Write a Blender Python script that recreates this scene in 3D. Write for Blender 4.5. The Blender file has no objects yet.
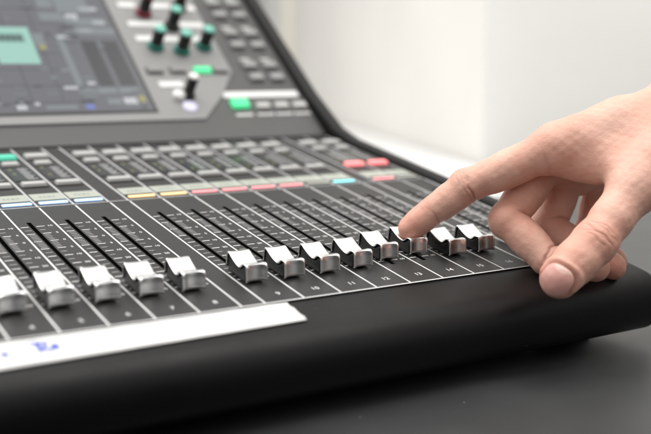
import bpy, math, random
import numpy as np
from mathutils import Matrix, Vector

random.seed(7)
P = 0.022                       # one channel strip, metres
TILT = math.radians(10)         # slope of the fader panel
RISE = math.radians(29)         # extra slope of the screen panel
HY = 14.4                       # where the screen panel starts (strips)
Z0 = 2.25 * P                   # height of the panel's front edge above the table

sc = bpy.context.scene
# ------------------------------------------------------------------ camera
ROOT = Matrix.Translation((0, 0, Z0)) @ Matrix.Rotation(TILT, 4, 'X')
cam = bpy.data.objects.new('camera', bpy.data.cameras.new('camera'))
sc.collection.objects.link(cam)
CR = Matrix([[0.843439, 0.079819, -0.531262], [-0.529103, 0.294726, -0.79573], [0.093062, 0.952242, 0.290816]])
CAM = ROOT @ (Matrix.Translation(Vector((-10.5008, -17.7441, 8.3721)) * P) @ CR.to_4x4())
cam.matrix_world = CAM
cam.data.sensor_width = 36
cam.data.lens = 55.723
cam.data.clip_start = 0.02
cam.data.clip_end = 60
cam.data.dof.use_dof = True
cam.data.dof.focus_distance = 0.560
cam.data.dof.aperture_fstop = 5.2
sc.camera = cam

# ------------------------------------------------------------------ world + lamps
w = bpy.data.worlds.new('World'); sc.world = w; w.use_nodes = True
wn = w.node_tree; wn.nodes.clear()
bg = wn.nodes.new('ShaderNodeBackground'); wo = wn.nodes.new('ShaderNodeOutputWorld')
# a soft room: pale ceiling overhead and behind, dim on the photographer's side
bg.inputs[0].default_value = (1.0, 0.985, 0.96, 1)
wt = wn.nodes.new('ShaderNodeTexCoord'); wd_ = wn.nodes.new('ShaderNodeVectorMath'); wd_.operation = 'DOT_PRODUCT'
wd_.inputs[1].default_value = Vector((-.40, .42, .80)).normalized()
wm = wn.nodes.new('ShaderNodeMapRange'); wm.interpolation_type = 'SMOOTHSTEP'
for k_, x_ in zip(('From Min', 'From Max', 'To Min', 'To Max'), (-.30, .70, .03, .80)): wm.inputs[k_].default_value = x_
wn.links.new(wt.outputs['Generated'], wd_.inputs[0]); wn.links.new(wd_.outputs['Value'], wm.inputs['Value'])
# a bright spot added low on the photographer's right to streak the chrome fronts
we = wn.nodes.new('ShaderNodeVectorMath'); we.operation = 'DOT_PRODUCT'; we.inputs[1].default_value = Vector((.50, -.74, .45)).normalized()
wf = wn.nodes.new('ShaderNodeMapRange'); wf.interpolation_type = 'SMOOTHSTEP'
for k_, x_ in zip(('From Min', 'From Max', 'To Min', 'To Max'), (.910, .955, 0, .95)): wf.inputs[k_].default_value = x_
wa = wn.nodes.new('ShaderNodeMath'); wa.operation = 'ADD'
wn.links.new(wt.outputs['Generated'], we.inputs[0]); wn.links.new(we.outputs['Value'], wf.inputs['Value'])
wn.links.new(wm.outputs['Result'], wa.inputs[0]); wn.links.new(wf.outputs['Result'], wa.inputs[1])
wn.links.new(wa.outputs[0], bg.inputs[1]); wn.links.new(bg.outputs[0], wo.inputs[0])

def area(name, loc, target, sx, sy, power, col=(1, 1, 1)):
    l = bpy.data.lights.new(name, 'AREA'); l.shape = 'RECTANGLE'; l.size = sx; l.size_y = sy
    l.energy = power; l.color = col
    o = bpy.data.objects.new(name, l); sc.collection.objects.link(o)
    o.location = loc
    o.rotation_euler = (Vector(target) - Vector(loc)).to_track_quat('-Z', 'Y').to_euler()
    return o
area('ceiling_and_fill_light', (-0.85, 1.3, 2.0), (0.1, 0.6, 0), 2.7, 2.4, 50, (1, .985, .965))
area('ceiling_and_fill_light', (0.9, -0.45, 2.5), (1.75, 0.75, 0.4), 2.2, 1.6, 56, (1, .985, .96))  # added fill light, aimed to brighten the right wall

sc.view_settings.view_transform = 'Standard'
sc.view_settings.look = 'None'
sc.view_settings.exposure = 0.16
sc.view_settings.gamma = 1.0
sc.render.resolution_x = 1024; sc.render.resolution_y = 683

# ------------------------------------------------------------------ materials
def mat(name, col, rough=0.5, metal=0.0, spec=0.5, emit=None, estr=0, bump=None, var=None, coat=0, dust=None):
    m = bpy.data.materials.new(name); m.use_nodes = True
    nt = m.node_tree; b = nt.nodes['Principled BSDF']
    b.inputs['Base Color'].default_value = (*col, 1)
    b.inputs['Roughness'].default_value = rough
    b.inputs['Metallic'].default_value = metal
    b.inputs['Specular IOR Level'].default_value = spec
    b.inputs['Coat Weight'].default_value = coat
    if emit:
        b.inputs['Emission Color'].default_value = (*emit, 1); b.inputs['Emission Strength'].default_value = estr
    tc = nt.nodes.new('ShaderNodeTexCoord')
    if bump:
        n = nt.nodes.new('ShaderNodeTexNoise'); n.inputs['Scale'].default_value = bump[0]; n.inputs['Detail'].default_value = 4
        bp = nt.nodes.new('ShaderNodeBump'); bp.inputs['Strength'].default_value = bump[1]; bp.inputs['Distance'].default_value = bump[2]
        nt.links.new(tc.outputs['Object'], n.inputs['Vector']); nt.links.new(n.outputs['Fac'], bp.inputs['Height'])
        nt.links.new(bp.outputs['Normal'], b.inputs['Normal'])
    if var:                      # var = (scale, low factor, high factor, roughness swing)
        n = nt.nodes.new('ShaderNodeTexNoise'); n.inputs['Scale'].default_value = var[0]; n.inputs['Detail'].default_value = 6
        nt.links.new(tc.outputs['Object'], n.inputs['Vector'])
        r = nt.nodes.new('ShaderNodeMapRange')
        r.inputs['From Min'].default_value = .3; r.inputs['From Max'].default_value = .7
        r.inputs['To Min'].default_value = var[1]; r.inputs['To Max'].default_value = var[2]
        nt.links.new(n.outputs['Fac'], r.inputs['Value'])
        mx = nt.nodes.new('ShaderNodeMix'); mx.data_type = 'RGBA'; mx.blend_type = 'MULTIPLY'; mx.inputs['Factor'].default_value = 1
        mx.inputs['A'].default_value = (*col, 1)
        nt.links.new(r.outputs['Result'], mx.inputs['B']); nt.links.new(mx.outputs['Result'], b.inputs['Base Color'])
        r2 = nt.nodes.new('ShaderNodeMapRange')
        r2.inputs['From Min'].default_value = .3; r2.inputs['From Max'].default_value = .7
        r2.inputs['To Min'].default_value = rough - var[3]; r2.inputs['To Max'].default_value = rough + var[3]
        nt.links.new(n.outputs['Fac'], r2.inputs['Value']); nt.links.new(r2.outputs['Result'], b.inputs['Roughness'])
    if dust:
        vo = nt.nodes.new('ShaderNodeTexVoronoi'); vo.inputs['Scale'].default_value = dust[0]
        nt.links.new(tc.outputs['Object'], vo.inputs['Vector'])
        lt = nt.nodes.new('ShaderNodeMath'); lt.operation = 'LESS_THAN'; lt.inputs[1].default_value = dust[1]; nt.links.new(vo.outputs['Distance'], lt.inputs[0])
        sp = nt.nodes.new('ShaderNodeSeparateColor'); nt.links.new(vo.outputs['Color'], sp.inputs[0])
        g2 = nt.nodes.new('ShaderNodeMath'); g2.operation = 'GREATER_THAN'; g2.inputs[1].default_value = dust[2]; nt.links.new(sp.outputs[0], g2.inputs[0])
        ml = nt.nodes.new('ShaderNodeMath'); ml.operation = 'MULTIPLY'; nt.links.new(lt.outputs[0], ml.inputs[0]); nt.links.new(g2.outputs[0], ml.inputs[1])
        m2 = nt.nodes.new('ShaderNodeMix'); m2.data_type = 'RGBA'; m2.inputs['B'].default_value = (.35, .34, .32, 1)
        src = b.inputs['Base Color'].links[0].from_socket if b.inputs['Base Color'].links else None
        if src: nt.links.new(src, m2.inputs['A'])
        else: m2.inputs['A'].default_value = (*col, 1)
        nt.links.new(ml.outputs[0], m2.inputs['Factor']); nt.links.new(m2.outputs['Result'], b.inputs['Base Color'])
    return m

M = {}
M['panel'] = mat('panel_charcoal', (.022, .022, .0216), .45, spec=.38, bump=(9000, .12, .0002), var=(60, .9, 1.1, .05))
M['housing'] = mat('housing_black', (.003, .003, .003), .44, spec=.22, bump=(6000, .18, .0002), var=(25, .85, 1.15, .07), dust=(230, .05, .86))
M['plate'] = mat('plate_grey', (.235, .235, .232), .5, bump=(9000, .1, .0002))
M['upper'] = mat('upper_grey', (.062, .062, .061), .5, bump=(9000, .1, .0002))
M['white'] = mat('print_white', (.70, .70, .69), .5)
M['printgrey'] = mat('print_grey', (.48, .48, .48), .5)
M['black'] = mat('slot_black', (.002, .002, .002), .9, spec=0)
M['plastic'] = mat('black_plastic', (.012, .012, .012), .32)
M['chrome'] = mat('satin_chrome', (.85, .85, .85), .24, metal=1)
M['key'] = mat('key_translucent', (.43, .43, .42), .42)
M['keyside'] = mat('key_well', (.02, .02, .02), .5)
M['lcd'] = mat('name_display', (.34, .36, .31), .3, emit=(.75, .8, .7), estr=.10)
M['meter'] = mat('meter_window', (.022, .023, .024), .2)
def glow(n, c, s): return mat(n, tuple(x * .5 for x in c), .4, emit=c, estr=s)
M['blue'] = glow('bar_blue', (.42, .62, 1.0), 1.7)
M['orange'] = glow('bar_orange', (1.0, .66, .32), 1.15)
M['pink'] = glow('bar_pink', (1.0, .32, .34), 1.15)
M['cyan'] = glow('bar_cyan', (.30, .88, .95), 1.1)
M['off'] = mat('bar_off', (.42, .43, .38), .3)
M['green'] = glow('key_green', (.08, .72, .30), .95)
M['greenpale'] = glow('key_green_pale', (.10, .62, .42), .6)
M['red'] = glow('key_red', (1.0, .26, .26), 1.15)
M['tealcap'] = mat('teal_cap', (.17, .50, .40), .35)
M['teal'] = mat('teal_skirt', (.01, .22, .16), .4)
M['redk'] = mat('red_skirt', (.24, .01, .03), .4)
M['whitek'] = mat('white_knob', (.80, .80, .78), .3)
M['lilac'] = glow('lilac_lamp', (.70, .68, .88), .6)

# ------------------------------------------------------------------ helpers
def setup(o, label=None, cat=None, group=None, kind=None):
    if label: o['label'] = label
    if cat: o['category'] = cat
    if group: o['group'] = group
    if kind: o['kind'] = kind
    return o

class MB:
    """collects faces in strip units, links them as one mesh"""
    def __init__(s): s.v = []; s.f = []; s.m = []; s.sm = []
    def add(s, vs, fs, mi=0, smooth=False):
        b = len(s.v); s.v += [tuple(v) for v in vs]
        for f in fs: s.f.append([b + i for i in f]); s.m.append(mi); s.sm.append(smooth)
        return s
    def box(s, x0, x1, y0, y1, z0, z1, mi=0):
        return s.add([(x0,y0,z0),(x1,y0,z0),(x1,y1,z0),(x0,y1,z0),(x0,y0,z1),(x1,y0,z1),(x1,y1,z1),(x0,y1,z1)],
              [(3,2,1,0),(4,5,6,7),(0,1,5,4),(1,2,6,5),(2,3,7,6),(3,0,4,7)], mi)
    def frustum(s, x0, x1, y0, y1, z0, z1, t, mi=0):
        return s.add([(x0,y0,z0),(x1,y0,z0),(x1,y1,z0),(x0,y1,z0),(x0+t,y0+t,z1),(x1-t,y0+t,z1),(x1-t,y1-t,z1),(x0+t,y1-t,z1)],
              [(3,2,1,0),(4,5,6,7),(0,1,5,4),(1,2,6,5),(2,3,7,6),(3,0,4,7)], mi)
    def quad(s, x0, x1, y0, y1, z, mi=0):
        return s.add([(x0,y0,z),(x1,y0,z),(x1,y1,z),(x0,y1,z)], [(0,1,2,3)], mi)
    def lathe(s, cx, cy, prof, n=28, mi=0, smooth=True):
        vs = [(cx + r*math.cos(2*math.pi*k/n), cy + r*math.sin(2*math.pi*k/n), z) for r, z in prof for k in range(n)]
        fs = [(i*n+k, i*n+(k+1) % n, (i+1)*n+(k+1) % n, (i+1)*n+k) for i in range(len(prof)-1) for k in range(n)]
        fs.append(tuple((len(prof)-1)*n+k for k in range(n)))
        return s.add(vs, fs, mi, smooth)
    def mesh(s, name, mats, scale=P):
        me = bpy.data.meshes.new(name)
        me.from_pydata([(a*scale, b*scale, c*scale) for a, b, c in s.v], [], s.f)
        for m in mats: me.materials.append(m)
        for p, mi, sm in zip(me.polygons, s.m, s.sm): p.material_index = mi; p.use_smooth = sm
        me.update(); return me
    def build(s, name, mats, parent=None, loc=(0,0,0), rot=(0,0,0), bevel=0, seg=2):
        return put(name, s.mesh(name, mats if isinstance(mats, list) else [mats]), parent, loc, rot, bevel, seg)

def put(name, me, parent=None, loc=(0,0,0), rot=(0,0,0), bevel=0, seg=2):
    o = bpy.data.objects.new(name, me); sc.collection.objects.link(o)
    o.parent = parent; o.location = Vector(loc) * P; o.rotation_euler = rot
    if bevel:
        b = o.modifiers.new('bevel', 'BEVEL'); b.width = bevel * P; b.segments = seg; b.limit_method = 'ANGLE'; b.angle_limit = math.radians(35)
    return o

_tx = {}
def text(s):
    """outline of a word as (verts, faces), unit height, starting at x = 0"""
    if s in _tx: return _tx[s]
    c = bpy.data.curves.new('t', 'FONT'); c.body = s; c.size = 1.0; c.resolution_u = 3; c.offset = .012
    o = bpy.data.objects.new('t', c); sc.collection.objects.link(o)
    bpy.context.view_layer.update()
    me = o.evaluated_get(bpy.context.evaluated_depsgraph_get()).to_mesh()
    vs = [tuple(v.co) for v in me.vertices]; fs = [tuple(p.vertices) for p in me.polygons]
    o.to_mesh_clear(); bpy.data.objects.remove(o); bpy.data.curves.remove(c)
    x0 = min(v[0] for v in vs); x1 = max(v[0] for v in vs)
    _tx[s] = ([(v[0]-x0, v[1], 0) for v in vs], fs, x1-x0)
    return _tx[s]
def put_text(mb, s, cx, y, size, z, mi, sx=1.0):
    vs, fs, wd = text(s)
    mb.add([(cx + (v[0]-wd/2)*size*sx, y + v[1]*size, z) for v in vs], fs, mi)

# ------------------------------------------------------------------ the room
def wall(name, a, b, h, m, z0=-.9):
    """thick wall from a to b in metres"""
    a = Vector(a); b = Vector(b); d = (b-a).normalized(); n = Vector((-d.y, d.x)) * .08
    vs = [(a.x,a.y,z0),(b.x,b.y,z0),(b.x+n.x,b.y+n.y,z0),(a.x+n.x,a.y+n.y,z0)]
    vs += [(x,y,h) for x,y,_ in vs]
    me = bpy.data.meshes.new(name); me.from_pydata(vs, [], [(3,2,1,0),(4,5,6,7),(0,1,5,4),(1,2,6,5),(2,3,7,6),(3,0,4,7)])
    me.materials.append(m)
    o = bpy.data.objects.new(name, me); sc.collection.objects.link(o); return o
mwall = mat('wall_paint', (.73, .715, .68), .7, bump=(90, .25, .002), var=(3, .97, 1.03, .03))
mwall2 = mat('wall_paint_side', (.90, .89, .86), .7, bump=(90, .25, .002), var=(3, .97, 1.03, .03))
K = Vector((39.8, 38.2)) * P; Lw = Vector((60.0, 85.7)) * P
dw = (Lw - K).normalized(); far = K + dw * 6.0
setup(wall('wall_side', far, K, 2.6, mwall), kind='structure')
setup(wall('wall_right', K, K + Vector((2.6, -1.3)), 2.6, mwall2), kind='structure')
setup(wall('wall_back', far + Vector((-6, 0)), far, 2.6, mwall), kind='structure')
fl = MB().quad(-160, 160, -160, 160, -40).build('floor', mat('floor_grey', (.30, .29, .27), .5, var=(4, .9, 1.1, .05)))
setup(fl, kind='structure')

# a white door in its frame, far along the side wall
dm = mat('door_paint', (.90, .90, .88), .5)
dfr = setup(bpy.data.objects.new('door', None), 'white door in a cream frame on the far wall above the console screen', 'door'); sc.collection.objects.link(dfr)
dp = K + dw * 2.334; ang = math.atan2(dw.y, dw.x)
dfr.location = (dp.x, dp.y, 0); dfr.rotation_euler = (0, 0, ang)
MB().box(0, 3.0, 0.02, 1.6, -39, 60).build('door_frame', mat('frame_cream', (.78, .75, .66), .5), dfr, bevel=.15)
MB().box(3.0, 42, 0.02, .8, -39, 58).build('door_leaf', dm, dfr, bevel=.1)

# black laminate table and a white desk behind it
mtab = mat('table_laminate', (.040, .042, .042), .38, bump=(2500, .15, .0002), var=(12, .85, 1.15, .05), dust=(110, .045, .90))
mwd = mat('desk_white', (.74, .74, .74), .35, var=(6, .98, 1.02, .03))
t = setup(bpy.data.objects.new('table', None), 'dark grey laminate table the mixing console stands on', 'table')
sc.collection.objects.link(t)
MB().box(-60, 38, -40, 24, -1.3, 0).build('table_top', mtab, t, bevel=.08)
for x in (-57, 35):
    for y in (-37, 21): MB().box(x-1, x+1, y-1, y+1, -39.9, -1.3).build('leg', M['housing'], t, bevel=.1)
t2 = setup(bpy.data.objects.new('desk', None), 'white desk behind the console, beside the pale wall', 'desk')
sc.collection.objects.link(t2)
kx, ky = K/P; ux, uy = dw
def edge_x(y): return kx + (y-ky)*ux/uy - .4
MB().add([(12,24.1,-1.2),(edge_x(24.1),24.1,-1.2),(edge_x(150),150,-1.2),(12,150,-1.2),(12,24.1,.05),(edge_x(24.1),24.1,.05),(edge_x(150),150,.05),(12,150,.05)],
         [(3,2,1,0),(4,5,6,7),(0,1,5,4),(1,2,6,5),(2,3,7,6),(3,0,4,7)]).build('desk_top', mwd, t2, bevel=.15)
for x, y in ((13.5, 26), (edge_x(26)-2, 26), (13.5, 148), (edge_x(148)-3, 148)): MB().box(x-.8, x+.8, y-.8, y+.8, -39.9, -1.2).build('leg', mwd, t2, bevel=.1)

# ------------------------------------------------------------------ the console
con = bpy.data.objects.new('mixing_console', None); sc.collection.objects.link(con)
con.matrix_world = ROOT
setup(con, 'black digital mixing console with rows of chrome faders and a tilted screen', 'mixing console')
XL, XR = -9.7, 11.2
CA, SA = math.cos(RISE), math.sin(RISE)
def arc(cx, cy, r, a0, a1, n):
    return [(cx + r*math.cos(math.radians(a0+(a1-a0)*i/n)), cy + r*math.sin(math.radians(a0+(a1-a0)*i/n))) for i in range(n+1)]
def loft(prof, xs, mi=0):
    """profile (y, z) swept along x; xs = [(x, shrink)]"""
    mb = MB(); n = len(prof)
    cy = sum(p[0] for p in prof)/n; cz = sum(p[1] for p in prof)/n
    nr = []
    for i in range(n):
        a = Vector(prof[i-1]); b = Vector(prof[(i+1) % n]); d = (b-a).normalized(); nr.append((d.y, -d.x))
    area2 = sum(prof[i][0]*prof[(i+1) % n][1]-prof[(i+1) % n][0]*prof[i][1] for i in range(n))
    sg = -1 if area2 > 0 else 1
    vs = [(x, p[0]+sg*q[0]*s, p[1]+sg*q[1]*s) for x, s in xs for p, q in zip(prof, nr)]
    fs = []
    for j in range(len(xs)-1):
        for i in range(n):
            k = (i+1) % n; f = (j*n+i, j*n+k, (j+1)*n+k, (j+1)*n+i)
            fs.append(f if area2 < 0 else f[::-1])
    e0 = tuple(range(n)); e1 = tuple((len(xs)-1)*n+i for i in range(n))
    fs.append(e0[::-1] if area2 < 0 else e0); fs.append(e1 if area2 < 0 else e1[::-1])
    mb.add(vs, fs, mi, True)
    return mb
def smooth_by_angle(o, deg=32):
    me = o.data
    for p in me.polygons: p.use_smooth = True
    try: me.set_sharp_from_angle(angle=math.radians(deg))
    except Exception: pass
under = lambda y: -2.0 - (y+.9)*math.tan(TILT)
front = [(0.0, -.03), (-.6, -.035), (-1.05, -.05)] + arc(-1.12, -.80, .75, 84, 8, 9)[0:] + \
        [(-.42, -1.02), (-.47, -1.3)][:0] + arc(-.95, -1.12, .60, -2, -80, 8) + [(-.4, -1.80)]
# mirrored so that the bulge points towards the user (-y)
front = [(0.0, -.03), (-.6, -.035), (-1.05, -.055)]
front += [(-1.10-.78*math.sin(math.radians(a)), -.85+.79*math.cos(math.radians(a))) for a in range(8, 95, 9)]
front += [(-1.28-.60*math.cos(math.radians(a)), -.98-.66*math.sin(math.radians(a))) for a in range(8, 90, 10)]
front += [(-.9, -1.68)]
body = front + [(2, under(2)), (HY, under(HY)), (25.0, under(25.0)), (25.2, 4.6), (24.6, (24.6-HY)*SA/CA-.02), (HY+.3, .16), (HY, -.03)]
xs = [(XL, .30), (XL+.04, .17), (XL+.13, .06), (XL+.3, 0), (XR-.26, 0), (XR-.11, .05), (XR-.035, .14), (XR, .26)]
hb = loft(body, xs).build('housing', M['housing'], con); smooth_by_angle(hb)
for x in (-8.5, 9.8):
    for y in (.2, 22):
        MB().box(x-.5, x+.5, y-.5, y+.5, under(y)-.42 + .0, under(y)+.06).build('rubber_foot', M['black'], con)

# side trims
for xa, xb in ((10.62, 11.16), (-9.78, -9.24)):
    pr = [(-.1, -.25), (-.02, .02), (.5, .06), (3, .14), (HY-1.6, .22), (HY-.4, .40), (HY+.9, .98)]
    pr += [(HY + q*CA - .25*SA, q*SA + .28*CA + .06) for q in (2.2, 6, 10.6)]
    pr += [(HY+11*CA, 11*SA-1.0), (HY+1, -.3), (HY-.5, -.4), (3, -.4)]
    o = loft(pr, [(xa, .10), (xa+.04, .03), (xa+.10, 0), (xb-.10, 0), (xb-.04, .03), (xb, .10)]).build('side_trim', M['housing'], con); smooth_by_angle(o)

# --- fader panel with its printed lines, slots and figures
G = .58
SLOT = .37
ch_x = {k: (k-9 if k >= 9 else k-9-G) for k in range(1, 17)}
ch_x[17] = 8.58; ch_x[18] = 9.58
pan = MB(); pan.box(-9.2, 10.6, 0.0, 8.0, -.1, 0.0, 0)
zt = .006
def vline(x, y0, y1, wd=.045, mi=1, z=zt): pan.quad(x-wd/2, x+wd/2, y0, y1, z, mi)
seps = [k-G for k in range(-8, 1)] + list(range(0, 9)) + [8.58, 9.58, 10.5]
for x in seps: vline(x, .03, 7.97)
pan.quad(-9.1, 10.45, -.022, .022, zt, 1)
numbers = [(6.46, '10'), (5.90, '5'), (5.33, '0'), (4.77, '5'), (4.23, '10'), (3.66, '20'), (3.09, '30'), (2.53, '40'), (1.97, '50'), (1.50, '60')]
for k, x in ch_x.items():
    pan.quad(x+SLOT-.055, x+SLOT+.055, 1.25, 6.82, .004, 2)  # flat black strip, painting in the shade inside the slot
    for i, (y, s) in enumerate(numbers):
        for a, b in ((.07, .27), (.47, .68)): pan.quad(x+a, x+b, y-.017, y+.017, zt, 1)
        if s != 'oo': put_text(pan, s, x+.83, y-.045, .14, zt, 1, 1.0)
        if i < len(numbers)-1:
            y2 = numbers[i+1][0]; nn = 4 if i in (1, 2) else 1
            for j in range(1, nn+1):
                yy = y + (y2-y)*j/(nn+1)
                for a, b in ((.10, .27), (.47, .62)): pan.quad(x+a, x+b, yy-.011, yy+.011, zt, 3)
    if k <= 16: put_text(pan, str(k), x+.56, .37, .215, zt, 1)
pan.build('fader_panel', [M['panel'], M['white'], M['black'], M['printgrey']], con)

# --- fader caps: a chrome saddle over a black block
def cap_meshes():
    prof = [(.55, .12), (.556, .26), (.553, .40), (.535, .475), (.50, .505), (.45, .50), (.37, .468), (.27, .425), (.16, .385), (.06, .355), (-.03, .338), (-.10, .335),
            (-.155, .350), (-.195, .385), (-.23, .425), (-.27, .455), (-.32, .468), (-.38, .472), (-.43, .463), (-.465, .435), (-.485, .38), (-.50, .30), (-.515, .22), (-.53, .15), (-.543, .10), (-.535, .075), (-.50, .07)]
    W = .28; nx = 22; mb = MB(); vs = []
    for y, z in prof:
        for i in range(nx+1):
            u = -1 + 2*i/nx; dish = (1-u*u)
            y2, z2 = y, z
            f = min(1, max(0, (-y-.40)/.06))
            y2 += (.075*dish + .018*max(0, (abs(u)-.8)/.2)**2)*f
            z2 -= .020*dish*(1-f)*(1 if z > .3 else 0)
            z2 -= .015*abs(u)**10
            vs.append((u*W, y2, z2))
    n = nx+1
    fs = [(j*n+i, (j+1)*n+i, (j+1)*n+i+1, j*n+i+1) for j in range(len(prof)-1) for i in range(nx)]
    mb.add(vs, fs, 0, True)
    shell = mb.mesh('chrome_cover', [M['chrome']])
    blk = MB()                       # block with the same outline, narrower
    pr = [(.50, .03), (.50, .40), (.44, .43), (.36, .40), (.26, .355), (.14, .31), (.02, .28), (-.08, .26), (-.17, .27), (-.23, .32), (-.28, .37), (-.35, .385), (-.38, .34), (-.385, .20), (-.385, .03)]
    n = len(pr); vs = [(sx*.245, y, z) for sx in (-1, 1) for y, z in pr]
    fs = [(i, (i+1) % n, n+(i+1) % n, n+i) for i in range(n)] + [tuple(range(n))[::-1], tuple(range(n, 2*n))]
    blk.add(vs, fs, 0)
    blk.box(-.03, .03, -.2, .2, -.08, .06)
    return shell, blk.mesh('fader_cap', [M['plastic']])
shell, block = cap_meshes()
cap_y = {13: 1.93, 14: 2.08, 15: 1.67, 16: 1.68, 12: 1.66}
for k, x in ch_x.items():
    dx = {13: .0, 14: .05, 15: .02, 16: .02}.get(k, 0)
    o = put('fader_cap', block, con, (x+SLOT+dx, cap_y.get(k, 1.60 + .015*math.sin(k*3.1)), 0), (0, 0, math.radians(.8*math.sin(k*5.3))), bevel=.02)
    c = put('chrome_cover', shell, o)
    sd = c.modifiers.new('solid', 'SOLIDIFY'); sd.thickness = .024*P; sd.offset = -1; sd.use_rim = True

# --- display and key area between the faders and the screen
up = MB(); up.box(-9.2, 10.6, 8.02, HY-.02, -.1, -.012, 0)
for x in seps: up.quad(x-.03, x+.03, 8.06, HY-.1, -.002, 1)
up.quad(-9.1, 10.45, 8.09, 8.13, -.004, 1)
up.build('key_panel', [M['panel'], M['printgrey']], con)
bar = {1: 'blue', 2: 'blue', 3: 'blue', 4: 'blue', 5: 'blue', 6: 'blue', 7: 'blue', 8: 'blue', 9: 'orange', 10: 'orange', 11: 'pink', 12: 'pink', 13: 'pink', 14: 'pink', 15: 'off', 16: 'cyan', 17: 'pink', 18: 'off'}
colour_word = {'off': 'unlit', 'pink': 'pink'}
def key(name, x0, x1, y0, y1, m, z=.16):
    mb = MB(); mb.box(x0-.05, x1+.05, y0-.05, y1+.06, -.010, .012, 1)
    mb.frustum(x0, x1, y0, y1, .01, z, .03, 0)
    return mb.build(name, [m, M['keyside']], con, bevel=.018)
for k, x in ch_x.items():
    d = MB().box(x+.07, x+.95, 8.62, 9.22, -.010, .012, 0)
    for a_, b_ in ((.28, .36), (.40, .47), (.51, .62), (.66, .72)): d.quad(x+a_, x+b_, 8.84, 8.98, .016, 1)   # faint, unreadable characters
    d = d.build('name_display', [M['lcd'], mat('lcd_text', (.30, .32, .28), .4)], con)
    MB().box(x+.12, x+.92, 8.30, 8.46, -.010, .025).build('colour_bar', M[bar[k]], d, bevel=.02)
    rk = M['red'] if k > 16 else M['key']
    key('cue_key', x+.14, x+.86, 9.96, 10.28, rk, (.10 if k < 17 else .12))
    key('select_key', x+.12, x+.84, 12.95, 13.38, M['greenpale'] if k == 7 else M['key'], .11)
    key('on_key', x+.20, x+.72, 12.22, 12.56, M['key'], .09)
    mm = MB().box(x+.12, x+.9, 10.62, 12.02, -.010, .01, 0)
    for i in range(11):
        y = 10.74 + i*.118
        mm.quad(x+.24, x+.34, y, y+.06, .014, 2 if (k*7+i*3) % 11 > 8 else 1)
        mm.quad(x+.52, x+.52+(.22 if i % 3 else .3), y+.01, y+.05, .014, 3)
    mm.build('level_meter', [M['meter'], mat('meter_dark', (.06, .07, .06), .4), mat('meter_lamp', (.35, .37, .12), .4), M['printgrey']], con)

# --- screen panel
def on_rise(q, h=0): return (HY + q*CA - h*SA, q*SA + h*CA)
scr = bpy.data.objects.new('screen_panel', None)
RR = (RISE, 0, 0)
def rise(mb, name, mats, parent=con, bevel=0, seg=2):
    """build in the screen panel's own plane (x, distance up the slope, height)"""
    if parent is con: return mb.build(name, mats, con, (0, HY, 0), RR, bevel, seg)
    return mb.build(name, mats, parent, (0, 0, 0), (0, 0, 0), bevel, seg)
rise(MB().box(-9.2, 10.62, .02, 11.0, -.12, .02), 'upper_panel', M['upper'], bevel=.02)
pl = [(-9.0, 1.06), (5.85, 1.06), (7.05, 2.35), (8.05, 3.8), (8.05, 10.8), (-9.0, 10.8)]
n = len(pl)
bz = MB().add([(x, y, .02) for x, y in pl] + [(x, y, .09) for x, y in pl],
      [tuple(range(n, 2*n))] + [(i, (i+1) % n, n+(i+1) % n, n+i) for i in range(n)])
bezel = rise(bz, 'control_plate', M['plate'], bevel=.03)
def scr_mat(n, c, s=.5): return mat('screen_'+n, tuple(x*.08 for x in c), .18, spec=.3, emit=c, estr=s)
cols = [scr_mat('grey', (.25, .255, .28)), scr_mat('teal', (.42, .72, .62), .66), scr_mat('light', (.36, .40, .42)),
        scr_mat('dark', (.13, .13, .14)), scr_mat('blue', (.22, .26, .62), .7), scr_mat('yellow', (.55, .53, .22), .5), scr_mat('tealdark', (.22, .42, .36), .6),
        mat('screen_edge', (.01, .01, .01), .3), scr_mat('white', (.7, .72, .75), .6)]
sd = MB().box(-8.2, 4.12, 1.48, 10.2, .09, .11, 7)
sd.quad(-8.1, 4.0, 1.6, 10.1, .114, 0)
T = lambda x0, x1, y0, y1, c, z=.118: sd.quad(x0, x1, y0, y1, z, c)
T(-.9, .56, 4.22, 6.35, 1); T(-.85, .3, 5.45, 5.95, 6, .121); [T(-.75+i*.2, -.62+i*.2, 5.55, 5.85, 3, .124) for i in range(5)]
T(-3.2, -1.1, 4.2, 6.35, 3); T(-5.4, -3.3, 4.2, 6.35, 3); T(-7.6, -5.5, 4.2, 6.35, 3)
T(.62, 1.0, 5.3, 6.0, 2); T(.72, .98, 5.05, 5.3, 5)
T(2.0, 3.3, 7.35, 8.3, 2); T(2.1, 3.7, 6.55, 7.0, 2); T(2.3, 3.9, 6.0, 6.4, 2); T(2.3, 3.2, 8.6, 8.9, 4); T(1.8, 3.4, 9.1, 9.7, 2); T(2.2, 2.7, 7.0, 7.25, 8); T(2.9, 3.6, 7.5, 7.7, 8); T(2.5, 3.0, 6.15, 6.3, 8); T(3.2, 3.7, 6.65, 6.85, 8); T(1.3, 1.9, 7.6, 8.2, 2); T(1.2, 2.2, 6.8, 7.3, 2)
T(2.35, 2.95, 2.95, 5.6, 3); T(3.15, 3.8, 2.95, 5.6, 3); T(1.5, 1.75, 3.0, 5.9, 2)
T(2.2, 2.9, 2.55, 2.85, 2); T(3.0, 3.75, 2.55, 2.85, 2); T(2.4, 2.9, 1.95, 2.25, 2); T(3.0, 3.5, 1.95, 2.3, 8); T(3.6, 3.85, 2.05, 2.4, 5)
T(1.5, 1.82, 1.72, 1.98, 4); T(-.9, -.55, 1.75, 2.0, 8); T(.1, 1.2, 1.75, 1.95, 2)
random.seed(3)
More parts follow.
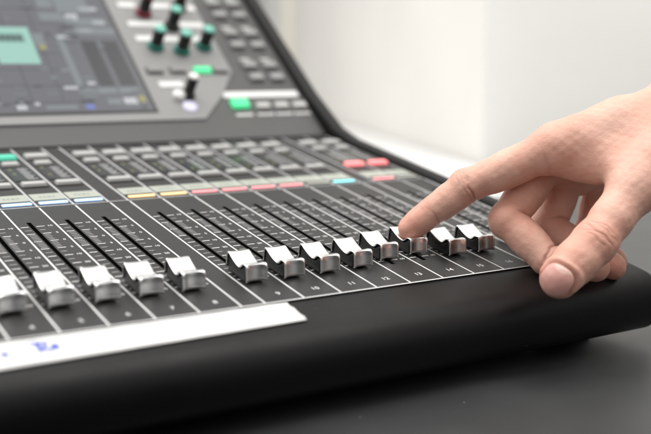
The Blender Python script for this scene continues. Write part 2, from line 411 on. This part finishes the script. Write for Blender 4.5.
for i in range(230):
    x = random.uniform(-8, 3.6); y = random.uniform(1.7, 9.6)
    if -1.0 < x < 1.1 and 3.9 < y < 6.6 or (x > 2.0 and 2.8 < y < 8.7 and i % 3): continue
    T(x, x+random.choice((.18, .3, .5)), y, y+random.choice((.05, .09, .16)), random.choice((2, 3, 3, 2, 2, 8, 3)), .119 + i*.0001)
for i in range(9): T(-8.0, 1.9, 2.1+i*.9, 2.13+i*.9, 3, .1165)
for i in range(9): T(-8.0+i*1.1, -7.97+i*1.1, 2.1, 9.3, 3, .1168)
rise(sd, 'touch_screen', cols, bezel)

# white legend strips
for x0, x1, y in ((4.62, 5.35, 8.0), (5.72, 7.0, 8.0), (7.4, 7.98, 7.9), (4.66, 7.9, 6.75), (4.68, 5.45, 5.82), (5.7, 6.5, 5.82), (6.9, 7.9, 5.82), (4.68, 5.65, 3.04)):
    rise(MB().box(x0, x1, y-.16, y+.16, .09, .11), 'legend_strip', M['white'], bezel, bevel=.01)
rise(MB().box(7.1, 10.45, 2.27, 2.62, .02, .045), 'legend_strip', M['white'], bevel=.01)

def knob(x, y, base, top, h=.95, r=.23):
    mb = MB().lathe(x, y, [(r*1.45, .09), (r*1.42, .20), (r*1.1, .26), (r*1.0, .32), (r*1.08, h), (r*.8, h+.02)])
    o = rise(mb, 'rotary_knob', M['plastic'], bezel)
    MB().lathe(x, y, [(r*1.5, .095), (r*1.5, .15), (r*1.3, .24), (r*1.1, .28)]).build('skirt', base, o)
    MB().lathe(x, y, [(r*1.02, h-.10), (r*1.06, h-.06), (r*1.04, h+.02), (r*.85, h+.07), (r*.5, h+.09)]).build('cap', top, o)
knob(5.31, 5.30, M['teal'], M['tealcap']); knob(6.33, 5.06, M['teal'], M['tealcap']); knob(7.39, 5.33, M['teal'], M['tealcap'])
knob(6.46, 6.60, M['plastic'], M['tealcap']); knob(5.53, 7.45, M['redk'], M['redk']); knob(7.24, 7.92, M['plastic'], M['plastic'])
knob(5.6, 2.38, M['plastic'], M['whitek'], 1.0, .19)
rise(MB().lathe(5.2, 2.30, [(.24, .09), (.24, .26), (.18, .31), (.1, .32)]), 'round_button', M['whitek'], bezel)
rise(MB().lathe(5.45, 1.75, [(.27, .09), (.27, .14), (.24, .16)]), 'round_button', M['lilac'], bezel)
for x, m in ((4.75, 'key'), (5.7, 'key'), (6.75, 'green'), (7.5, 'key')):
    mb = MB(); mb.box(x-.36, x+.36, 3.60, 4.02, .09, .10, 1); mb.frustum(x-.3 if m == 'key' else x-.36, x+.3 if m == 'key' else x+.36, 3.66, 3.98, .10, .22, .03, 0)
    rise(mb, 'switch_key', [M['green'] if m == 'green' else M['plate'], M['upper']], bezel, bevel=.015)
def ukey(name, x, y, sx, sy, m, z=.20):
    mb = MB(); mb.box(x-sx-.05, x+sx+.05, y-sy-.05, y+sy+.05, .02, .03, 1); mb.frustum(x-sx, x+sx, y-sy, y+sy, .03, z, .03, 0)
    return rise(mb, name, [m, M['keyside']], bevel=.015)
ukey('bank_key', 7.58, 1.86, .36, .22, M['green'])
for x in (8.50, 9.32, 10.14): ukey('bank_key', x, 1.66, .30, .18, M['key'])
mlab = mat('lower_label', (.55, .55, .54), .5)
for x in (7.58, 8.50, 9.32, 10.14): rise(MB().box(x-.36, x+.36, 1.22, 1.36, .02, .035), 'legend_strip', mlab)
sg = MB().quad(8.45, 10.35, 2.95, 10.6, .024, 0)
rise(sg, 'key_field', mat('key_field', (.06, .06, .059), .5))
for y in (3.41, 4.17, 5.46, 6.27, 7.5, 8.3, 9.3, 10.05):
    for x in (8.97, 9.90): ukey('scene_key', x, y, .30, .20, mat('scene_key', (.27, .27, .265), .45) if (x, y) == (8.97, 3.41) else bpy.data.materials['scene_key'], .18)
for y in (4.62, 6.72, 8.75):
    for x in (8.97, 9.90): rise(MB().box(x-.22, x+.22, y-.05, y+.05, .024, .034), 'legend_strip', mlab)

# ------------------------------------------------------------------ masking tape with handwriting
tm = mat('tape_white', (.76, .76, .745), .55, bump=(500, .3, .0003), var=(60, .97, 1.02, .05))
tp = MB()
top = [(-9.4, -.05), (-9.4, -1.16), (.46, -1.03), (.50, -.80), (.44, -.62), (.53, -.42), (.50, -.14), (.20, -.08), (-.4, -.09)]
def skin_z(y): return -.03 - .02*max(0, -y-.5)
nx = 60
vs = []; ny = 6
for i in range(nx+1):
    x = -9.4 + 9.9*i/nx
    yt = -.07 - .02*math.sin(i*1.3)*.3; yb = -1.17 + .012*i/nx*10
    if i == nx: x += .0
    for j in range(ny+1):
        y = yt + (yb-yt)*j/ny
        xx = x + (.02*math.sin(j*4.1) - .06*j/ny if i == nx else 0)
        vs.append((xx, y, skin_z(y) + .014 + .006*math.sin(i*.9+j)*(1 if 0 < j < ny else .2)))
n = ny+1
tp.add(vs, [(i*n+j, i*n+j+1, (i+1)*n+j+1, (i+1)*n+j) for i in range(nx) for j in range(ny)], 0, True)
tape = setup(put('tape_strip', tp.mesh('tape_strip', [tm])), 'strip of white masking tape with blue handwriting along the front edge', 'tape')
tape.matrix_world = ROOT @ Matrix.Rotation(0, 4, 'X')
sd_ = tape.modifiers.new('solid', 'SOLIDIFY'); sd_.thickness = .0002; sd_.offset = 1
ink = mat('ink_blue', (.05, .09, .50), .5)
hw = MB()
def stroke(pts, wd=.06):
    for (x0, y0), (x1, y1) in zip(pts, pts[1:]):
        d = Vector((x1-x0, y1-y0)); L_ = d.length
        if L_ < 1e-5: continue
        d /= L_; nn = Vector((-d.y, d.x))*wd/2; e = d*wd*.3
        hw.add([(x0-e.x+nn.x, y0-e.y+nn.y, skin_z(y0)+.040), (x0-e.x-nn.x, y0-e.y-nn.y, skin_z(y0)+.040), (x1+e.x-nn.x, y1+e.y-nn.y, skin_z(y1)+.040), (x1+e.x+nn.x, y1+e.y+nn.y, skin_z(y1)+.040)], [(0,1,2,3)])
stroke([(-5.27, -0.28), (-4.99, -0.31)])
stroke([(-5.14, -0.36), (-5.17, -0.60)])
stroke([(-5.20, -0.69), (-4.99, -0.39)])
stroke([(-5.17, -0.34), (-5.18, -0.51)])
stroke([(-5.08, -0.54), (-5.06, -0.65), (-5.00, -0.67), (-4.91, -0.56), (-4.88, -0.45), (-4.82, -0.52), (-4.84, -0.63), (-4.92, -0.63)])
stroke([(-4.86, -0.46), (-4.86, -0.58)])
stroke([(-5.87, -0.52), (-5.80, -0.53), (-5.78, -0.63)])
stroke([(-5.86, -0.62), (-5.79, -0.56)])
h_ = hw.build('handwriting', ink); h_.parent = tape

# ------------------------------------------------------------------ the hand (sculpted as one distance field, millimetres)
J = {
    'index': [(79.9, 45.5, 15.0), (32.7, 24.4, 6.0), (13.1, 10.1, 2.0), (0.0, 0.0, 0.0)],
    'middle': [(84.1, 41.6, -14.0), (55.8, 4.9, 5.0), (76.1, -17.5, 17.0), (102.0, -21.7, 23.0)],
    'ring': [(98.6, 34.6, -30.0), (83.8, 0.1, -18.0), (102.6, -14.9, -3.0), (116.3, -22.0, 6.0)],
    'little': [(123.5, 28.3, -41.0), (111.6, -1.3, -31.0), (119.2, -15.0, -23.0), (124.7, -20.1, -17.0)],
    'thumb': [(146.5, 58.3, 23.0), (117.6, 21.7, 41.0), (92.1, -6.9, 56.0), (71.5, -25.2, 66.0)],
    'carpal': [(153.2, 70.9, 15.0), (162.2, 72.5, 1.0), (169.2, 70.2, -15.0), (173.6, 64.2, -27.0)],
    'wrist': [(195.2, 82.4, -9.0), (293.8, 112.0, -17.0)],
}
HAND_ORIGIN = Vector((5.406, 2.092, 0.582))       # index fingertip seen in console axes, strips
H = 0.62                        # grid step
def v3(a): return np.array(a, dtype=np.float32)
ALL = np.array([p for c in J.values() for p in c], dtype=np.float32)
lo = ALL.min(0) - 22; hi = ALL.max(0) + 24
hi[0] = min(hi[0], 235)
dims = np.ceil((hi-lo)/H).astype(int) + 1
gx, gy, gz = [(lo[i] + H*np.arange(dims[i])).astype(np.float32) for i in range(3)]
BIG = 40.0
def field(): return np.full(dims, BIG, dtype=np.float32)
def region(pts, pad):
    pts = np.array(pts); a = pts.min(0)-pad; b = pts.max(0)+pad
    s = [slice(max(0, int((a[i]-lo[i])/H)), max(0, min(dims[i], int((b[i]-lo[i])/H)+2))) for i in range(3)]
    return tuple(s)
def cone(F, a, b, ra, rb, k, squash=None):
    """blend a round cone a-b into F; squash = (direction, factor) flattens it along a direction"""
    a = v3(a); b = v3(b); s = region([a, b], max(ra, rb)*1.15 + k + 3)
    X = gx[s[0]][:, None, None]; Y = gy[s[1]][None, :, None]; Z = gz[s[2]][None, None, :]
    if X.size == 0 or Y.size == 0 or Z.size == 0: return
    d = b-a; L2 = float(d @ d) + 1e-6
    px, py, pz = X-a[0], Y-a[1], Z-a[2]
    t = np.clip((px*d[0]+py*d[1]+pz*d[2])/L2, 0, 1)
    qx, qy, qz = px-t*d[0], py-t*d[1], pz-t*d[2]
    if squash is not None:
        n = v3(squash[0]); n /= np.linalg.norm(n); m = qx*n[0]+qy*n[1]+qz*n[2]
        dist = np.sqrt(np.maximum(qx*qx+qy*qy+qz*qz + m*m*(squash[1]**2-1), 0))
    else: dist = np.sqrt(qx*qx+qy*qy+qz*qz)
    D = dist - (ra+(rb-ra)*t)
    smin(F, s, D, k)
def smin(F, s, D, k):
    A = F[s]
    if k <= 0: F[s] = np.minimum(A, D); return
    h = np.maximum(k-np.abs(A-D), 0)/k
    F[s] = np.minimum(A, D) - h*h*k*.25
def between(p, q, t): return v3(p)*(1-t) + v3(q)*t

idx, mid, rin, pin, thu = J['index'], J['middle'], J['ring'], J['little'], J['thumb']
wr = J['wrist']; car = J['carpal']
palm = field()
UPN = v3((0, .35, .2))
# metacarpals and the back of the hand
rr = [12.0, 12.0, 11.0, 10.0]
mcp = [idx[0], mid[0], rin[0], pin[0]]
for i in range(4):
    cone(palm, mcp[i], car[i], rr[i]-(.6 if i else 0), 14.5, 9)
for i in range(3):
    for t in (.12, .5, .85):
        a = between(mcp[i], car[i], t); b = between(mcp[i+1], car[i+1], t); cone(palm, a, b, 10.0+2*t, 9.8+2*t, 8)
# thenar mass, thumb metacarpal and the web between thumb and index
cone(palm, thu[0], thu[1], 16.5, 13.2, 12)
cone(palm, between(thu[0], thu[1], .25) + v3((2, -7, -10)), between(thu[0], thu[1], .62) + v3((-2, -3, -9)), 13.5, 10, 12)
cone(palm, between(idx[0], car[0], .50), between(thu[0], thu[1], .40), 8.5, 9.0, 16)
cone(palm, between(idx[0], car[0], .30), between(thu[0], thu[1], .78), 7.0, 8.0, 14)
cone(palm, between(idx[0], car[0], .18), between(thu[0], thu[1], .92), 5.5, 6.5, 12)
# pads under the knuckles
cone(palm, v3(idx[0]) + v3((2, -4, -3)), v3(idx[0]) + v3((15, -6.5, -1)), 10.0, 10.5, 8)
cone(palm, v3(idx[0]) + v3((15, -6.5, -1)), v3(idx[0]) + v3((23, -12.5, 5)), 10.5, 8.0, 8)
cone(palm, v3(mid[0]) + v3((4, -5, 0)), v3(rin[0]) + v3((6, -5, 0)), 10.0, 10.0, 8)
# heel of the palm, wrist and forearm
cone(palm, between(pin[0], car[3], .5) + v3((4, -7, 0)), v3(car[3]) + v3((10, -10, 0)), 11, 13, 12)
cone(palm, car[1], wr[0], 20, 24, 14); cone(palm, car[3], wr[0], 15, 24, 14)
cone(palm, wr[0], wr[1], 25, 30, 10)

def finger(j, r, k=3.5, pads=(0, 0, 0), pad_dir=(0, -1, 0)):
    """j: MCP, PIP, DIP, tip; r: radii at them"""
    F = field()
    for i in range(3):
        a, b = v3(j[i]), v3(j[i+1]); ra, rb = r[i], r[i+1]
        m = between(a, b, .5); rm = (ra+rb)/2*.955
        cone(F, a, m, ra, rm, 3); cone(F, m, b, rm, rb, 3)
    if pads:
        pd = v3(pad_dir); pd /= np.linalg.norm(pd)
        for i in range(3):
            if pads[i]:
                a, b = v3(j[i]), v3(j[i+1]); rm = (r[i]+r[i+1])/2
                cone(F, between(a, b, .38) + pd*pads[i], between(a, b, .68) + pd*pads[i], rm*.90, rm*.88, 5)
    return F
fi = finger(idx, [11.2, 9.3, 7.7, 6.5], pads=(1.2, .9, .7), pad_dir=(.45, -1, -.2))
# knuckle of the index finger stands a little proud
cone(fi, v3(idx[1]) + v3((-.8, 1.2, 0)), v3(idx[1]) + v3((2, 1.0, 0)), 8.6, 8.6, 4)
fm = finger(mid, [11.2, 10.3, 8.5, 7.7], pads=(.8, .9, .8), pad_dir=(.6, .3, -.2))
fr = finger(rin, [11.0, 10.3, 8.5, 7.5], pads=(.8, .8, .7), pad_dir=(.6, .3, 0))
fl_ = finger(pin, [9.4, 7.9, 7.0, 6.4], pads=(.6, .6, .5), pad_dir=(.6, .3, 0))
# thumb
TN = v3((-.38, .06, .92)); TN /= np.linalg.norm(TN)          # the way the thumbnail faces
ft = field()
ip, tip = v3(thu[2]), v3(thu[3])
ax = (tip-ip); LT = float(np.linalg.norm(ax)); ax /= LT
cone(ft, thu[1], between(thu[1], ip, .55), 12.9, 10.9, 4); cone(ft, between(thu[1], ip, .55), ip, 10.9, 11.5, 4)
cone(ft, ip, between(ip, tip, .5), 11.3, 10.9, 4)
cone(ft, between(ip, tip, .45), tip, 10.9, 9.8, 3, squash=(TN, 1.10))
cone(ft, between(ip, tip, .5) - TN*2.0, between(ip, tip, .96) - TN*1.0, 9.4, 8.8, 5)
F = palm
full = tuple(slice(0, d) for d in dims)
smin(F, full, ft, 5.0)          # only the roots blend with the palm; what merely touches keeps its crease
for j_, r_, k_ in ((idx, 11.2, 7.0), (mid, 11.0, 5.0), (rin, 10.6, 4.0), (pin, 9.4, 4.0)):
    cone(F, j_[0], between(j_[0], j_[1], .35), r_, r_*.93, k_)
for f_ in (fi, fm, fr, fl_): smin(F, full, f_, .9)
del fi, fm, fr, fl_, ft

def surface_nets(F):
    nx_, ny_, nz_ = F.shape
    S = F < 0
    c = np.zeros((nx_-1, ny_-1, nz_-1), dtype=np.uint8)
    for i in (0, 1):
        for j in (0, 1):
            for k in (0, 1): c += S[i:nx_-1+i, j:ny_-1+j, k:nz_-1+k]
    act = np.argwhere((c > 0) & (c < 8))
    index = np.full(c.shape, -1, dtype=np.int32); index[act[:, 0], act[:, 1], act[:, 2]] = np.arange(len(act))
    val = {}
    for i in (0, 1):
        for j in (0, 1):
            for k in (0, 1): val[i, j, k] = F[act[:, 0]+i, act[:, 1]+j, act[:, 2]+k]
    acc = np.zeros((len(act), 3)); cnt = np.zeros(len(act))
    for a in list(val):
        for ax_ in range(3):
            if a[ax_] == 0:
                b = list(a); b[ax_] = 1; b = tuple(b)
                m = (val[a] < 0) != (val[b] < 0)
                t = val[a][m]/(val[a][m]-val[b][m])
                p = np.tile(np.array(a, float), (m.sum(), 1)); p[:, ax_] += t
                acc[m] += p; cnt[m] += 1
    V = act + acc/cnt[:, None]
    faces = []
    for ax_ in range(3):
        o1, o2 = [(1, 2), (2, 0), (0, 1)][ax_]
        sa = [slice(0, d) for d in F.shape]; sb = list(sa)
        sa[ax_] = slice(0, F.shape[ax_]-1); sb[ax_] = slice(1, F.shape[ax_])
        A = S[tuple(sa)]; B = S[tuple(sb)]
        e = np.argwhere(A != B)
        ok = (e[:, o1] > 0) & (e[:, o2] > 0) & (e[:, o1] < F.shape[o1]-1) & (e[:, o2] < F.shape[o2]-1)
        e = e[ok]; flip = A[e[:, 0], e[:, 1], e[:, 2]]
        q = []
        for d1, d2 in ((-1, -1), (0, -1), (0, 0), (-1, 0)):
            c_ = e.copy(); c_[:, o1] += d1; c_[:, o2] += d2; q.append(index[c_[:, 0], c_[:, 1], c_[:, 2]])
        q = np.stack(q, 1); q[~flip] = q[~flip][:, ::-1]
        faces.append(q)
    return V*H + lo, np.concatenate(faces)
V, Q = surface_nets(F)
V = V.astype(np.float64)
def vnormals(V, Q):
    n = np.cross(V[Q[:, 2]]-V[Q[:, 0]], V[Q[:, 3]]-V[Q[:, 1]]); N = np.zeros_like(V)
    for i in range(4):
        for c in range(3): N[:, c] += np.bincount(Q[:, i], n[:, c], len(V))
    return N/(np.linalg.norm(N, axis=1)[:, None]+1e-9)
# a little relaxation of the grid steps
E_ = np.concatenate([Q[:, [0, 1]], Q[:, [1, 2]], Q[:, [2, 3]], Q[:, [3, 0]]])
deg = np.bincount(E_[:, 0], minlength=len(V))
for _ in range(5):
    A = np.stack([np.bincount(E_[:, 0], V[E_[:, 1], c], len(V)) for c in range(3)], 1)/np.maximum(deg, 1)[:, None]
    V = np.where(deg[:, None] > 2, V*.45 + A*.55, V)
N = vnormals(V, Q)
def ss(x, a, b):
    t = np.clip((x-a)/(b-a), 0, 1); return t*t*(3-2*t)
def wob(V, f, s): return np.sin(V[:, 0]*f+s)*np.sin(V[:, 1]*f*1.3+s*2)*np.sin(V[:, 2]*f*.9+s*3)
disp = np.zeros(len(V))
red = np.zeros(len(V)); nail = np.zeros(len(V)); pale = np.zeros(len(V)); dark = np.zeros(len(V))
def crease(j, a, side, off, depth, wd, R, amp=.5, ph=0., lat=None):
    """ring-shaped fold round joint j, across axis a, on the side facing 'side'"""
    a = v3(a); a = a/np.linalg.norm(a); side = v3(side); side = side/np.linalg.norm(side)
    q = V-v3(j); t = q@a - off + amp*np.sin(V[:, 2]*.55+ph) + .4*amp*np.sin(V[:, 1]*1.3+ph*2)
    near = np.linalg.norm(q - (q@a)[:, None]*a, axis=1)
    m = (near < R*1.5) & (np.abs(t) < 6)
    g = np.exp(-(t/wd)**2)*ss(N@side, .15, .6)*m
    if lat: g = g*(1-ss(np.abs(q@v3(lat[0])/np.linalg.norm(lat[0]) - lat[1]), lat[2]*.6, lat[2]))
    disp[:] -= depth*g; dark[:] = np.maximum(dark, g*min(1, depth))  # dark holds the shade of the fold for the skin colour
def bulge(c, r, h):
    d = np.linalg.norm(V-v3(c), axis=1); disp[:] += h*np.exp(-(d/r)**2)
def blush(c, r, s):
    d = np.linalg.norm(V-v3(c), axis=1); red[:] += s*np.exp(-(d/r)**2)
iax = v3(idx[1])-v3(idx[0]); iax2 = v3(idx[2])-v3(idx[1]); iax3 = v3(idx[3])-v3(idx[2])
dn = (.35, -1, .35)
crease(idx[1], iax+iax2, dn, -.6, .75, .75, 10); crease(idx[1], iax+iax2, dn, 1.6, .35, .6, 10, ph=1)
crease(idx[2], iax2+iax3, dn, 0, .45, .65, 9, ph=2)
for o_, d_ in ((-2.6, .22), (-.9, .3), (.8, .3), (2.6, .2)): crease(idx[1], iax+iax2, (-.2, 1, .25), o_, d_, .5, 10, ph=o_)
for o_, d_ in ((-1, .14), (.6, .16)): crease(idx[2], iax2+iax3, (-.2, 1, .25), o_, d_, .45, 9, ph=o_)
crease(idx[0], iax, (.3, -1, .5), 7, .25, 1.1, 13, ph=.5)
m1 = v3(mid[1])-v3(mid[0]); m2 = v3(mid[2])-v3(mid[1]); m3 = v3(mid[3])-v3(mid[2])
m1 /= np.linalg.norm(m1); m2 /= np.linalg.norm(m2); m3 /= np.linalg.norm(m3)
crease(mid[1], m1+m2, m2-m1, 0, .8, .9, 11)
crease(mid[2], m2+m3, (.3, .8, .6), 0, .8, .8, 10, ph=1)
r1 = v3(rin[1])-v3(rin[0]); r2 = v3(rin[2])-v3(rin[1]); r1 /= np.linalg.norm(r1); r2 /= np.linalg.norm(r2)
crease(rin[1], r1+r2, r2-r1, 0, .8, .9, 11)
# thumb joint wrinkles
tl = np.cross(ax, TN); tl /= np.linalg.norm(tl); TNo = np.cross(tl, ax)
tax = ip-v3(thu[1]); tax /= np.linalg.norm(tax)
TW = v3((-.05, .25, .96))
for o_, d_, w_, lc, lw in ((-5.0, .38, .55, 1, 8.5), (-2.9, .30, .5, -2, 8), (-.6, .62, .65, 0, 11), (1.8, .35, .5, 2.5, 8), (4.2, .30, .55, -1, 7)):
    crease(ip, ax+tax, TW, o_, d_, w_, 14, amp=.9, ph=o_*.7, lat=(tl, lc, lw))
bulge(ip + TW*11 - ax*2.2, 6, .6)
# thumbnail
ca, sa_ = math.cos(math.radians(17)), math.sin(math.radians(17))
if (tl@np.array([1., 0, 0])) < 0: tl = -tl
nl = v3((.86, -.50, 0)); nl = nl - (nl@TN)*TN; nl /= np.linalg.norm(nl)      # across the nail
na = np.cross(nl, TN); na = na if na@ax > 0 else -na                        # along the nail
TNo = TN
q = V-tip; a_ = q@na; l_ = q@nl; n_ = q@TNo
NC, NL, NW = .8, 8.4, 8.9
rho = (np.abs((a_-NC)/NL)**2.6 + np.abs(l_/NW)**2.6)**(1/2.6)
onn = ss(N@TNo, -.10, .2)*(n_ > -2)*(rho < 1.7)
prox = 1-ss(a_, NC+NL*.1, NC+NL*.8)
rim = np.exp(-((rho-1.03)/.085)**2)*onn
disp -= 1.0*rim*(.25+.75*prox)
nail = (1-ss(rho, .93, 1.01))*onn
disp += .1*nail + .65*np.exp(-((rho-1.25)/.13)**2)*onn*prox
pale = .38*nail*ss(a_, NC+NL*.74, NC+NL*.92) + .55*nail*(1-ss(np.hypot((a_-(NC-NL*1.02))/4.2, l_/6.0), .75, 1.05))
dark = np.maximum(dark, rim*(.2+.8*prox))  # shade of the groove round the nail, for the skin colour
# tendons and soft unevenness
for i, h_ in ((0, .5), (1, .6)):
    A_, B_ = v3(mcp[i]), v3(car[i]); d = B_-A_; t = np.clip((V-A_)@d/(d@d), 0, 1); c_ = A_+t[:, None]*d
    e = V-c_; up_ = np.array([-.2, .95, .15]); s_ = e - (e@up_)[:, None]*up_; s_ -= (s_@(d/np.linalg.norm(d)))[:, None]*(d/np.linalg.norm(d))
    disp += h_*np.exp(-(np.linalg.norm(s_, axis=1)/3.0)**2)*ss(N@up_, .3, .8)*ss(t, .05, .3)
bulge(v3(idx[0]) + v3((-1, 11, 2)), 8, 1.0)
disp += .16*wob(V, .33, 1.) + .09*wob(V, .8, 2.)
V = V + N*disp[:, None]
for c, r, s in ((idx[3], 13, .9), (idx[1], 11, .7), (idx[2], 8, .25), (ip, 13, .85), (tip, 17, .55), (mid[1], 13, .65), (mid[3], 13, .8), (rin[3], 12, .9), (idx[0], 17, .35), (rin[1], 13, .4), (pin[1], 18, .7), (mid[2], 10, .35)): blush(c, r, s)
me = bpy.data.meshes.new('person')
me.vertices.add(len(V)); me.vertices.foreach_set('co', (V*.001).astype(np.float32).ravel())
me.loops.add(len(Q)*4); me.loops.foreach_set('vertex_index', Q.astype(np.int32).ravel())
me.polygons.add(len(Q)); me.polygons.foreach_set('loop_start', np.arange(0, len(Q)*4, 4, dtype=np.int32)); me.polygons.foreach_set('loop_total', np.full(len(Q), 4, dtype=np.int32))
me.update(calc_edges=True); me.validate()
me.polygons.foreach_set('use_smooth', np.ones(len(me.polygons), dtype=bool))
at = me.color_attributes.new('skin_map', 'FLOAT_COLOR', 'POINT')
at.data.foreach_set('color', np.stack([np.clip(red, 0, 1), np.clip(nail, 0, 1), np.clip(pale, 0, 1), np.clip(dark, 0, 1)], 1).astype(np.float32).ravel())

sk = bpy.data.materials.new('skin'); sk.use_nodes = True
nt = sk.node_tree; b = nt.nodes['Principled BSDF']; N_ = nt.nodes.new; LK = nt.links.new
at_ = N_('ShaderNodeAttribute'); at_.attribute_name = 'skin_map'; sep = N_('ShaderNodeSeparateColor'); LK(at_.outputs['Color'], sep.inputs[0])
tc = N_('ShaderNodeTexCoord')
def noise(scale, detail=4, rough=.5):
    n = N_('ShaderNodeTexNoise'); n.inputs['Scale'].default_value = scale; n.inputs['Detail'].default_value = detail; n.inputs['Roughness'].default_value = rough
    LK(tc.outputs['Object'], n.inputs['Vector']); return n.outputs['Fac']
def mixc(f, A, B, blend='MIX'):
    m = N_('ShaderNodeMix'); m.data_type = 'RGBA'; m.blend_type = blend
    for key_, val_ in (('Factor', f), ('A', A), ('B', B)):
        s_ = m.inputs[key_]
        if isinstance(val_, tuple): s_.default_value = (*val_, 1)
        elif isinstance(val_, (int, float)): s_.default_value = val_
        else: LK(val_, s_)
    return m.outputs['Result']
def rng_(v, a, b_, c, d):
    m = N_('ShaderNodeMapRange'); LK(v, m.inputs['Value'])
    for k_, x_ in zip(('From Min', 'From Max', 'To Min', 'To Max'), (a, b_, c, d)): m.inputs[k_].default_value = x_
    return m.outputs['Result']
base = mixc(rng_(noise(55, 5), .38, .64, 0, 1), (.79, .485, .385), (.73, .40, .305))
base = mixc(rng_(noise(420, 3), .45, .7, 0, .25), base, (.70, .37, .28))
mul = N_('ShaderNodeMath'); mul.operation = 'MULTIPLY'; LK(sep.outputs[0], mul.inputs[0]); mul.inputs[1].default_value = .75
base = mixc(mul.outputs[0], base, (.68, .27, .195))
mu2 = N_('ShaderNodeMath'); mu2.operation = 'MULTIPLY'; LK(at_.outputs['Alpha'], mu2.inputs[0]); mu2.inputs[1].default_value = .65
base = mixc(mu2.outputs[0], base, (.36, .13, .09))  # fold and nail-groove shade painted into the skin colour
base = mixc(sep.outputs[1], base, (.66, .345, .30))
base = mixc(sep.outputs[2], base, (.78, .62, .54))
LK(base, b.inputs['Base Color'])
LK(rng_(sep.outputs[1], 0, 1, .42, .32), b.inputs['Roughness'])
b.inputs['Specular IOR Level'].default_value = .42
b.inputs['Subsurface Weight'].default_value = .22; b.inputs['Subsurface Radius'].default_value = (1, .36, .2); b.inputs['Subsurface Scale'].default_value = .004
vo = N_('ShaderNodeTexVoronoi'); vo.inputs['Scale'].default_value = 1500; vo.feature = 'DISTANCE_TO_EDGE'; LK(tc.outputs['Object'], vo.inputs['Vector'])
ad = N_('ShaderNodeMath'); ad.operation = 'ADD'; LK(rng_(vo.outputs['Distance'], 0, .25, 0, .6), ad.inputs[0]); LK(rng_(noise(300, 5, .6), .3, .7, 0, 1.6), ad.inputs[1])
inv_ = rng_(sep.outputs[1], 0, 1, .34, .03)
bp = N_('ShaderNodeBump'); LK(inv_, bp.inputs['Strength']); bp.inputs['Distance'].default_value = .0004; LK(ad.outputs[0], bp.inputs['Height']); LK(bp.outputs['Normal'], b.inputs['Normal'])
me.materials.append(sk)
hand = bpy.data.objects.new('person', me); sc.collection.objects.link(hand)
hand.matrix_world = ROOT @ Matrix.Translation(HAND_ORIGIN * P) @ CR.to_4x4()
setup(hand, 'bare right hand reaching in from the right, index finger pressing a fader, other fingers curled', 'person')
print('hand', len(V), 'vertices')
